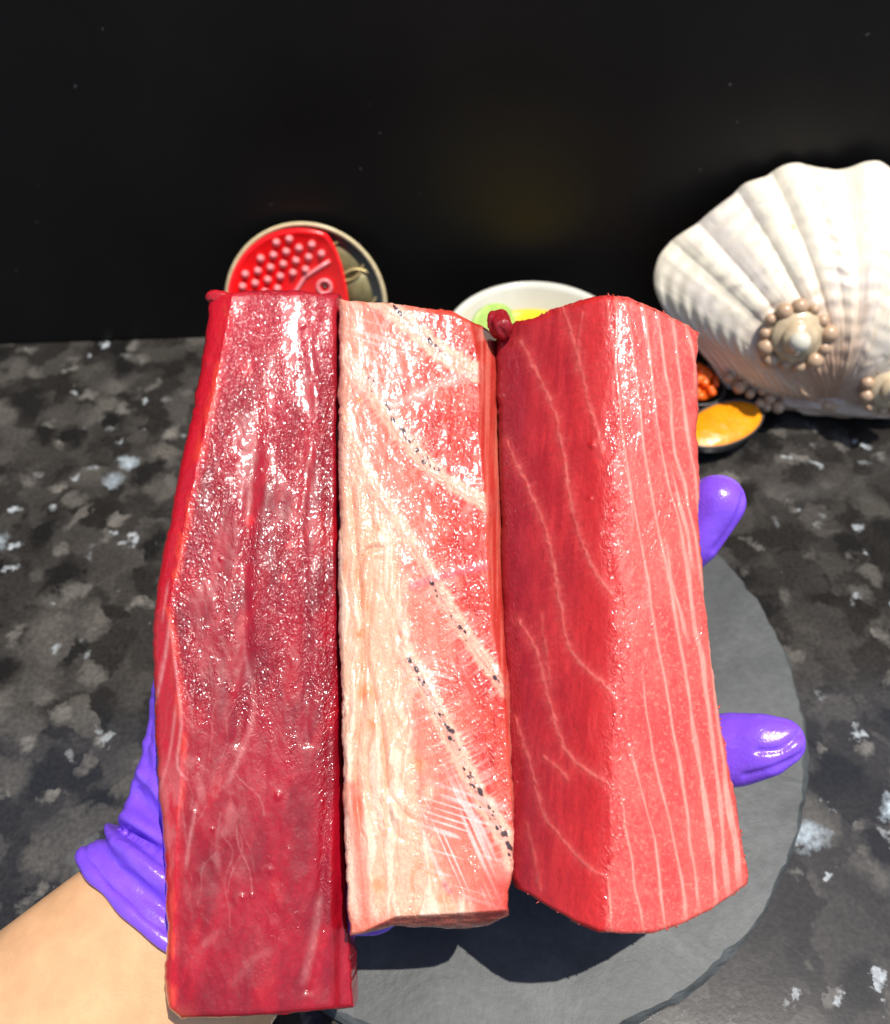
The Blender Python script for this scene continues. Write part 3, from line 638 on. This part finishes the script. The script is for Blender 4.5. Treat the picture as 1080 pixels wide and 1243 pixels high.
ico = bmesh.new(); bmesh.ops.create_icosphere(ico, subdivisions=3, radius=1); IV = np.array([v_.co[:] for v_ in ico.verts]); IF = np.array([[x.index for x in f.verts] for f in ico.faces]); ico.free()
FRm = np.stack([RT, SY, SN], 1)
AV, AF, off = [], [], 0
for c, r, fl_ in sph:
    AV.append((IV * np.array((r, r, r * fl_))) @ FRm.T + c); AF.append(IF + off); off += len(IV)
def folds(t, a):
    f = 1 + .075 * np.sin(t * 21 + .9 * np.sin(a * 1.0 + .5)) * np.sin(math.pi * np.clip(t * 1.15, 0, 1)) + .018 * np.sin(a * 5 + t * 9)
    return f
gl = sweep([(227, 1119, -.046, 134, .029), (240, 1099, -.046, 131, .029), (254, 1075, -.046, 127, .029), (267, 1047, -.047, 121, .029), (277, 1010, -.048, 115, .028), (285, 962, -.050, 117, .026), (293, 915, -.052, 110, .022)], n=96, mod=folds, steps=10)
gv, gf = loft(gl); 
me = bpy.data.meshes.new('glove_parts')
tri = []
for f in gf:
    if len(f) == 4: tri += [[f[0], f[1], f[2]], [f[0], f[2], f[3]]]
    else: tri += [[f[0], f[i], f[i + 1]] for i in range(1, len(f) - 1)]
AV.append(gv); AF.append(np.array(tri) + off)
gv_all = np.concatenate(AV); gf_all = np.concatenate(AF)
glove = mesh_np('glove', gv_all, gf_all, M['glove'], loc=arm_root)
md = glove.modifiers.new('remesh', 'REMESH'); md.mode = 'VOXEL'; md.voxel_size = .0011; md.use_smooth_shade = True
ms = glove.modifiers.new('smooth', 'SMOOTH'); ms.factor = .5; ms.iterations = 7
dg = bpy.context.evaluated_depsgraph_get(); me2 = bpy.data.meshes.new_from_object(glove.evaluated_get(dg)); glove.modifiers.clear(); old = glove.data; glove.data = me2; me2.name = 'glove'; bpy.data.meshes.remove(old)
# creases pressed into the nitrile: on the finger ends and where the cuff folds
P = np.empty(len(me2.vertices) * 3, np.float32); me2.vertices.foreach_get('co', P); P = P.reshape(-1, 3).astype(float) + arm_root
Nn = np.empty(len(me2.vertices) * 3, np.float32); me2.vertices.foreach_get('normal', Nn); Nn = Nn.reshape(-1, 3)
rel = P - CP; dep = rel @ FW; uu = 540 + rel @ RT / dep * FPX; vv = 621.5 - rel @ UP / dep * FPX; facing = sstep(.15, .55, -np.sum(Nn * rel / np.linalg.norm(rel, axis=1)[:, None], 1))
dsp = np.zeros(len(P))
for pts, a, w in (([(978, 882), (962, 900), (945, 911), (920, 912)], -.0016, 4.5), ([(976, 915), (955, 926), (930, 936), (905, 942)], -.0010, 4), ([(906, 592), (894, 630), (868, 668)], -.0009, 4),
                  ([(164, 962), (175, 985), (195, 1010), (225, 1030)], -.0026, 9), ([(150, 1012), (172, 1022), (196, 1042), (225, 1062)], -.0024, 9), ([(174, 905), (178, 950), (186, 980), (205, 1005)], -.0016, 8), ([(180, 850), (176, 900)], -.0012, 6), 
                  ([(170, 938), (185, 960), (205, 985)], .0022, 8), ([(152, 990), (180, 1005), (215, 1030)], .0028, 9), ([(138, 1022), (170, 1045), (210, 1085)], .0016, 10)):
    d, s, Ln = pl_dist(uu, vv, pts); dsp += a * np.exp(-(d / w) ** 2) * facing
dsp += .00016 * (fbm(uu / 14 + 90, vv / 9 + 90, 161) - .5) * 2 + .0011 * (fbm((uu + vv) / 60 + 90, (vv - uu) / 16 + 90, 163, 2) - .5) * 2 * sstep(330, 250, uu)
P2 = P + Nn * dsp[:, None]; me2.vertices.foreach_set('co', (P2 - arm_root).astype(np.float32).ravel()); me2.update()
if not len(me2.materials): me2.materials.append(M['glove'])
me2.polygons.foreach_set('use_smooth', np.ones(len(me2.polygons), bool))
glove.parent = person; glove.location = (0, 0, 0); glove['label'] = 'violet disposable glove with a creased loose cuff'
# rolled bead along the cuff
rim = gl[0]; bmc = []
nb_ = len(rim); cc = rim.mean(0)
ringsr = []
for i in range(nb_ + 1):
    p = rim[i % nb_]; t_ = rim[(i + 1) % nb_] - rim[i - 1 if i < nb_ else -1]; t_ = rim[(i + 1) % nb_] - rim[(i - 1) % nb_]; t_ /= np.linalg.norm(t_); o_ = p - cc; o_ -= t_ * (o_ @ t_); o_ /= np.linalg.norm(o_); q_ = np.cross(t_, o_)
    aa = np.linspace(0, 2 * math.pi, 10, endpoint=False); rr = .0021 + .0006 * math.sin(i * .7) * math.sin(i * .23)
    ringsr.append(p + (np.cos(aa) * rr)[:, None] * o_ + (np.sin(aa) * rr * 1.2)[:, None] * q_)
V, F = loft(ringsr, False); o = mesh_np('cuff_roll', V, F, M['glove'], loc=arm_root); o.parent = glove; o.location = (0, 0, 0)

# ------------------------------------------------------------------ lathe helper
def lathe(prof, n=64, sx=1.0, sy=1.0):
    a = np.linspace(0, 2 * math.pi, n, endpoint=False)
    rings = [np.stack([np.cos(a) * r * sx, np.sin(a) * r * sy, np.full(n, z)], 1) for r, z in prof]
    return loft(rings, True)

# ------------------------------------------------------------------ white bowl with yellow sauce
bc = floor_pt(652, 414, .056); bowl = empty('bowl', (bc[0], bc[1], .0003)); tag(bowl, 'cream white round bowl holding bright yellow sauce, behind the fish by the black wall', 'bowl')
RB_ = .0585
V, F = lathe([(.028, 0), (.030, .004), (.044, .018), (.055, .040), (RB_, .0545), (RB_ - .0008, .0562), (RB_ - .0030, .0560), (RB_ - .0050, .0530), (.046, .036), (.034, .020), (.012, .012)], 96)
mesh_np('bowl_body', V, F, M['china'], bowl)
sauce = empty('yellow_sauce', (bc[0], bc[1], .0405)); tag(sauce, 'bright yellow sauce pooled inside the cream bowl', 'sauce')
V, F = lathe([(.0492, 0), (.0480, .0014), (.043, .0016), (.03, .0022), (.012, .0034), (.003, .0036)], 64); mesh_np('sauce_surface', V, F, M['yellow'], sauce)
lp = floor_pt(597, 398, .052); lime = empty('green_slice', lp); lime.rotation_euler = (R(62), R(12), R(38)); tag(lime, 'pale green slice leaning on the inner left wall of the cream bowl', 'garnish')
V, F = lathe([(.006, 0), (.0165, 0), (.0175, .0008), (.0172, .0024), (.006, .0026)], 40, 1, .8); mesh_np('slice_flesh', V, F, M['lime'], lime)
V, F = lathe([(.0172, -.0002), (.0186, .0002), (.0188, .0022), (.0174, .0028)], 40, 1, .8); mesh_np('rind', V, F, M['lime'], lime)

# ------------------------------------------------------------------ round lacquer dish leaning on the wall, red grater on it
db = floor_pt(381, 463, .001); lean = R(27)
yaw = Matrix.Rotation(ang, 4, 'Z')
Mx = Matrix.Translation(Vector(db)) @ yaw @ Matrix.Rotation(R(90) - lean, 4, 'X')
dish = empty('round_dish', None, Mx); tag(dish, 'round black lacquer dish with cream rim and gold circles, leaning on the black wall', 'dish')
RD = .0520
V, F = lathe([(.020, -.004), (RD - .008, -.003), (RD - .001, .0035), (RD, .0050), (RD - .0012, .0058), (RD - .0030, .0052), (RD - .010, .0012), (.020, .0004), (.002, .0004)], 96)
V = V + np.array((0, RD, 0)); mesh_np('dish_body', V, F, M['lacquer'], dish)
V, F = lathe([(RD - .0028, .0050), (RD - .0020, .0058), (RD - .0008, .0062), (RD + .0003, .0052), (RD - .0006, .0036), (RD - .0018, .0042)], 96)
V = V + np.array((0, RD, 0)); mesh_np('rim', V, F[:-2], M['cream'], dish)
def torus_np(R0, r0, c, n=40, k=8, a0=0, a1=2 * math.pi, full=True):
    rings = []
    for a in np.linspace(a0, a1, n): 
        aa = np.linspace(0, 2 * math.pi, k, endpoint=False); rr = R0 + np.cos(aa) * r0
        rings.append(np.stack([rr * math.cos(a) + c[0], rr * math.sin(a) + c[1], np.sin(aa) * r0 + c[2]], 1))
    return loft(rings, True)
for (x, y, r) in ((.026, .027, .0122), (.0335, .009, .0128)):
    if r == 0: continue
    V, F = torus_np(r, .0008, (x, RD + y, .0024)); mesh_np('gold_circle', V, F, M['gold'], dish)
    V, F = lathe([(r - .0002, .0), (r - .0004, .0006), (.001, .0006)], 40); mesh_np('olive_disc', V + np.array((x, RD + y, .0012)), F, M['olive'], dish)
# grater: a fish-shaped red plastic plate with rows of points, an eye ring and a gill ridge
Gx = Mx @ Matrix.Translation((-.0015, RD, .0060))
gr = empty('grater', None, Gx); tag(gr, 'bright red plastic fish-shaped grater with pale points on the lacquer dish', 'grater')
a = np.linspace(0, 2 * math.pi, 96, endpoint=False)
def outl(s, z): 
    x = np.cos(a) * .0488; y = np.sin(a) * .0488
    x = np.where(x > .018, .018 + (x - .018) * .36, x)
    return np.stack([x * s, y * s, np.full(96, z)], 1)
V, F = loft([outl(.90, 0), outl(.985, .0004), outl(1.0, .0016), outl(.995, .0034), outl(.97, .0040), outl(.93, .0034), outl(.91, .0026)]); mesh_np('grater_plate', V, F, M['redplastic'], gr)
V, F = lathe([(.0027, 0), (.0023, .0012), (.0013, .0030), (.0004, .0036)], 14)
first = None
ex, ey = .0145, .0125
for j in range(-7, 8):
    for i in range(-7, 7):
        x = i * .0084 + (.0042 if j % 2 else 0) - .004; y = j * .0068 + .002; x, y = x * .97 - y * .22, y * .97 + x * .22
        if math.hypot(x, y) > .0430 or x > .019: continue
        if x > -.012 and y < .0165 + (x + .006) * .62: continue
        mt = Matrix.Translation((x, y, .0026))
        if first is None: first = mesh_np('point', V, F, M['spike'], gr); first.matrix_local = mt
        else: inst(first, 'point', gr, mt)
V, F = torus_np(.0042, .0012, (ex, ey, .0032)); mesh_np('eye_ring', V, F, M['spike'], gr)
V, F = lathe([(.0015, .0026), (.0013, .0038), (.0004, .0042)], 16); mesh_np('pupil', V + np.array((ex, ey, 0)), F, M['lacquer'], gr)
def tube_pts(pts, r, n=8):
    pts = np.array(pts, float); rings = []
    for i, p in enumerate(pts):
        t_ = pts[min(i + 1, len(pts) - 1)] - pts[max(i - 1, 0)]; t_ /= np.linalg.norm(t_); s_ = np.cross(t_, (0, 0, 1.0)); s_ /= np.linalg.norm(s_); q_ = np.cross(s_, t_); aa = np.linspace(0, 2 * math.pi, n, endpoint=False)
        rings.append(p + r * (np.cos(aa)[:, None] * s_ + np.sin(aa)[:, None] * q_))
    return loft(rings)
V, F = tube_pts([(.019, .0285, .003), (.012, .0245, .003), (.003, .0195, .003), (-.004, .0105, .003), (-.0055, -.002, .003), (-.005, -.014, .003), (-.001, -.026, .003)], .0013); mesh_np('gill_ridge', V, F, M['spike'], gr)

# ------------------------------------------------------------------ small dark dishes
def oval_dish(name, u, v, a_m, b_m, rot, fillname, fillmat, label, flabel, fcat, z=.0, bumps=False):
    c = floor_pt(u, v, .014); d = empty(name, (c[0], c[1], .0003 + z)); d.rotation_euler = (0, 0, rot); tag(d, label, 'dish')
    V, F = lathe([(.55, 0), (.60, .001), (.86, .007), (1.0, .0145), (1.0, .0158), (.965, .0162), (.93, .0148), (.80, .0085), (.3, .004)], 72)
    V = V * np.array((a_m, b_m, 1)); mesh_np('dish_body', V, F, M['stone'], d)
    f = empty(fillname, (c[0], c[1], .0122 + z)); f.rotation_euler = (0, 0, rot); tag(f, flabel, fcat)
    return d, f
d1, f1 = oval_dish('oval_dish', 878, 516, .0300, .0165, R(31), 'orange_puree', None, 'small dark oval dish filled with smooth orange puree, in front of the seashell', 'smooth orange puree heaped to the rim of the dark oval dish', 'puree')
K = 28; rings = []
aa = np.linspace(0, 2 * math.pi, 72, endpoint=False)
for k in range(K):
    s = 1 - k / K; x = np.cos(aa) * s * .0289; y = np.sin(aa) * s * .0158
    z = .0040 * (1 - s ** 3) + .0016 * (fbm(x * 120 + 9, y * 120 + 9, 5) - .5) * (1 - s ** 4)
    rings.append(np.stack([x, y, z + .0030], 1))
V, F = loft([np.stack([np.cos(aa) * .0270, np.sin(aa) * .0148, np.full(72, -.0010)], 1)] + rings); mesh_np('puree_surface', V, F, M['orange'], f1)
d2, f2 = oval_dish('oval_dish', 832, 466, .0260, .0200, R(-30), 'orange_roe', None, 'small dark oval dish of orange roe, half hidden behind the striped fish block', 'heap of deep orange roe in the half hidden dark dish', 'roe')
V, F = lathe([(.75, 0), (.86, .003), (.6, .007), (.25, .0095), (.05, .010)], 40); mesh_np('roe_mass', V * np.array((.0235, .0175, 1)), F, M['roe'], f2)
bm = bmesh.new(); bmesh.ops.create_icosphere(bm, subdivisions=2, radius=.0028); egg0 = bm_obj('roe_egg', bm, M['roe'], f2)
rnd = random.Random(4); cnt = 0
for k in range(70):
    rr = math.sqrt(rnd.random()) * .9; t = rnd.uniform(0, 6.283); x = math.cos(t) * rr * .0225; y = math.sin(t) * rr * .0168
    mt = Matrix.Translation((x, y, .0120 * (1 - rr ** 1.8) + .0035))
    if cnt == 0: egg0.matrix_local = mt
    else: inst(egg0, 'roe_egg', f2, mt)
    cnt += 1

# ------------------------------------------------------------------ giant seashell
sb = floor_pt(992, 498, 0.0); leanS = R(37)
yawS = R(-4)
MS = Matrix.Translation(Vector((sb[0], sb[1], .0005))) @ Matrix.Rotation(yawS, 4, 'Z') @ Matrix.Rotation(R(90) - leanS, 4, 'X')
shell = empty('seashell', None, MS); tag(shell, 'large fluted white giant clam shell decorated with small spiral shells, on the counter', 'seashell')
MSi = np.array(MS.inverted()); nS = np.array(MS.to_3x3() @ Vector((0, 0, 1)))
def to_shell(u, v, dz=0.0):
    p = on_plane(np.array(u, float), np.array(v, float), sb + nS * dz, nS)
    q = np.concatenate([p, np.ones(p.shape[:-1] + (1,))], -1) @ MSi.T
    return q[..., :3]
OUT = [(880, 470), (858, 440), (835, 412), (806, 383), (791, 352), (790, 332), (797, 310), (815, 290), (836, 276), (843, 273), (852, 263), (875, 245), (888, 236), (896, 225), (915, 219), (928, 215), (936, 207), (950, 201), (966, 200), (985, 206), (1006, 209), (1024, 206), (1040, 199), (1058, 198), (1072, 207), (1085, 215), (1105, 222), (1125, 222), (1145, 232), (1160, 252), (1180, 264), (1195, 285), (1206, 320), (1208, 360), (1195, 400), (1165, 440), (1120, 475)]
oq = to_shell([p[0] for p in OUT], [p[1] for p in OUT]); hin = to_shell(992, 487)
dx = oq[:, 0] - hin[0]; dy = oq[:, 1] - hin[1]; oth = np.arctan2(dx, dy); orad = np.hypot(dx, dy)
o_ = np.argsort(oth); oth = oth[o_]; orad = orad[o_]
def thp(u, v):
    q = to_shell(u, v); return math.atan2(q[0] - hin[0], q[1] - hin[1])
notch = [thp(*p) for p in ((870, 455), (812, 293), (843, 273), (890, 235), (931, 214), (972, 203), (1014, 209), (1082, 215), (1128, 224), (1172, 260), (1200, 300), (1208, 360), (1150, 455))]
NT, NR = 420, 150
T_ = np.linspace(oth[0], oth[-1], NT); rr_ = np.interp(T_, oth, orad)
def smooth1(x, k=5):
    return np.convolve(np.pad(x, k, 'edge'), np.ones(2 * k + 1) / (2 * k + 1), 'valid')
rr_ = smooth1(rr_, 3)
ph = np.interp(T_, notch, np.arange(len(notch)))
ribs = np.abs(np.sin(math.pi * ph)) ** .75
gd = (T_[None, :] + np.zeros((NR, 1))); q = np.linspace(.04, 1, NR)[:, None] + np.zeros((1, NT))
wob = (fbm(gd * 5 + 9, q * 7, 131) - .5) * .05
r2 = q * rr_[None, :]
X = hin[0] + np.sin(gd + wob * .3 * (1 - q)) * r2; Y = hin[1] + np.cos(gd + wob * .3 * (1 - q)) * r2
edge = np.sin(math.pi * np.clip((T_ - T_[0]) / (T_[-1] - T_[0]), 0, 1)) ** .45
dome = .046 * np.sin(math.pi * np.clip(q, 0, 1) ** .72) ** .9 * edge[None, :]
flut = (.0038 - .0018 * sstep(.1, .4, gd)) * q * (ribs[None, :] - .5) * sstep(.05, .5, q) 
fold = .0012 * (vn(gd * 6, q * 30 + wob * 40, 133) - .5) + .0006 * np.sin(q * 95 + 5 * fbm(gd * 4, q * 3, 137)) * q
Z = .010 + dome + flut + fold + .001 * (fbm(gd * 30, q * 4, 139) - .5)
TOPV = np.stack([X, Y, Z], -1); thk = .0042 * (1 - .5 * q); BOT = TOPV - np.array((0, 0, 1.0)) * thk[..., None]
dirr = np.stack([np.sin(gd), np.cos(gd), 0 * gd], -1)
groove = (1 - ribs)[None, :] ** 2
col = lerp(np.array((.70, .63, .505)) + 0 * gd[..., None], np.array((.60, .52, .40)), .6 * groove * sstep(1.0, .3, q))  # browner in the grooves: their shade painted into the shell colour
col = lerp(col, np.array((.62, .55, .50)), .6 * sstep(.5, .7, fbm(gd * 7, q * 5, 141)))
col = lerp(col, np.array((.46, .27, .16)), .9 * sstep(.66, .16, q + .25 * (fbm(gd * 6, q * 5, 143) - .5)) * sstep(.42, -.35, gd))  # brown stain towards the hinge, with lower-left groove shade painted in
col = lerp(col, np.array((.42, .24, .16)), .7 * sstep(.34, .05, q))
col = lerp(col, np.array((.52, .38, .25)), .75 * sstep(.62, .8, fbm(gd * 14, q * 16, 145)) * sstep(.6, .2, q))
fd = np.hypot(X - to_shell(941, 279)[0], Y - to_shell(941, 279)[1]); col = lerp(col, np.array((.55, .34, .12)), .85 * sstep(.0028, .0012, fd))
ix = np.arange(NR * NT).reshape(NR, NT); q1 = np.stack([ix[:-1, :-1], ix[1:, :-1], ix[1:, 1:], ix[:-1, 1:]], -1).reshape(-1, 4); q2 = q1[:, ::-1] + NR * NT
lp_ = np.concatenate([ix[:-1, 0], ix[-1, :-1], ix[:0:-1, -1], ix[0, :0:-1]]); q3 = np.stack([lp_, lp_ + NR * NT, np.roll(lp_, -1) + NR * NT, np.roll(lp_, -1)], -1)
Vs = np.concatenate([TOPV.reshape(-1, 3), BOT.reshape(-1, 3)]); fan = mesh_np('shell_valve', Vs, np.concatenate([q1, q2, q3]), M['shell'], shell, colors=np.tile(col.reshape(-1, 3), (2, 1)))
bm = bmesh.new(); bm.from_mesh(fan.data); bmesh.ops.recalc_face_normals(bm, faces=bm.faces); bm.to_mesh(fan.data); bm.free()
def surf(u, v):
    """the point of the valve seen at photograph pixel u, v and its normal, in shell coordinates"""
    W_ = TOPV.reshape(-1, 3) @ np.array(MS.to_3x3()).T + np.array(MS.translation); rel = W_ - CP; dp = rel @ FW
    d = np.hypot(540 + rel @ RT / dp * FPX - u, 621.5 - rel @ UP / dp * FPX - v); k = int(np.argmin(d)); return TOPV.reshape(-1, 3)[k]
bm = bmesh.new(); bmesh.ops.create_icosphere(bm, subdivisions=3, radius=1.0); bead_me = bmesh.new(); bm_b = bm
proto_bead = bm_obj('bead', bm, M['bead'], shell)
used = [0]
def bead(p, r, sq=1.0):
    mt = Matrix.Translation(Vector(p)) @ Matrix.Diagonal((r, r, r * sq, 1))
    if used[0] == 0: proto_bead.matrix_local = mt; used[0] = 1
    else: inst(proto_bead, 'bead', shell, mt)
def spiral(u, v, Rm, hgt, nbead, tilt, turns=3.2):
    c = surf(u, v) + np.array((0, 0, -.001)); zdir = Vector((tilt[0], tilt[1], 1)).normalized(); Mq = Matrix.Translation(Vector(c)) @ zdir.to_track_quat('Z', 'Y').to_matrix().to_4x4()
    nn, kk = 40, 60; rings = []
    for k in range(kk):
        t = k / (kk - 1); aa = np.linspace(0, 2 * math.pi, nn, endpoint=False)
        sp_ph = (t * turns - aa / (2 * math.pi)) % 1.0
        r = Rm * (1 - t) ** .85 * (1 + .24 * np.sin(math.pi * sp_ph) ** .7 - .14)
        rings.append(np.stack([np.cos(aa) * r, np.sin(aa) * r, np.full(nn, hgt * t)], 1))
    V, F = loft(rings); s = mesh_np('spiral_shell', V, F, M['spiral'], shell); s.matrix_local = Mq
    bmx = bmesh.new(); bmesh.ops.create_icosphere(bmx, subdivisions=3, radius=1); V2 = np.array([x.co[:] for x in bmx.verts]); F2 = [[y.index for y in f.verts] for f in bmx.faces]; bmx.free()
    tip = mesh_np('spiral_tip', V2 * np.array((Rm * .36, Rm * .36, hgt * .30)) + np.array((0, 0, hgt * .72)), F2, M['pearl'], s)
    bead_c = []
    for k in range(nbead):
        a = 2 * math.pi * k / nbead + .2; rr = Rm * (.99 + .05 * math.sin(k * 2.3))
        p = Mq @ Vector((math.cos(a) * rr, math.sin(a) * rr, hgt * .12)); bead(p, Rm * .235 * (1 + .3 * math.sin(k * 1.7)))
    return s
spiral(965, 408, .0180, .020, 13, (-.10, -.18))
spiral(1078, 470, .0150, .016, 11, (.1, -.2))
rnd = random.Random(12)
for (u, v, r) in ((884, 458, 6), (899, 456, 5), (897, 470, 8), (916, 464, 6), (925, 474, 6), (934, 484, 7), (944, 494, 8), (910, 478, 6), (922, 490, 6), (905, 462, 5), (938, 474, 5), (930, 494, 6), (951, 480, 5)):
    q = to_shell(u, v, .020); bead((q[0], q[1], .020), r / FPX * .57)
for k in range(16):
    u = rnd.uniform(1000, 1100); v = 487 - 26 * ((u - 1000) / 100) + rnd.uniform(-4, 8); q = to_shell(u, v, .022); bead((q[0], q[1], .022), rnd.uniform(4, 8) / FPX * .57)
# hinge mass at the foot of the shell
bmx = bmesh.new(); bmesh.ops.create_icosphere(bmx, subdivisions=5, radius=1); V2 = np.array([x.co[:] for x in bmx.verts]); F2 = np.array([[y.index for y in f.verts] for f in bmx.faces]); bmx.free()
nn_ = fbm(V2[:, 0] * 5 + V2[:, 2] * 2 + 9, V2[:, 1] * 5 + 9, 151)
V2 = V2 * (1 + .34 * (nn_ - .5))[:, None] * np.array((.052, .0125, .013)) + np.array((.012, .010, .012))
cm = lerp(np.array((.40, .25, .18)) + 0 * V2, np.array((.52, .40, .32)), sstep(.35, .65, nn_))
mesh_np('hinge', V2, F2, M['shell'], shell, colors=cm)
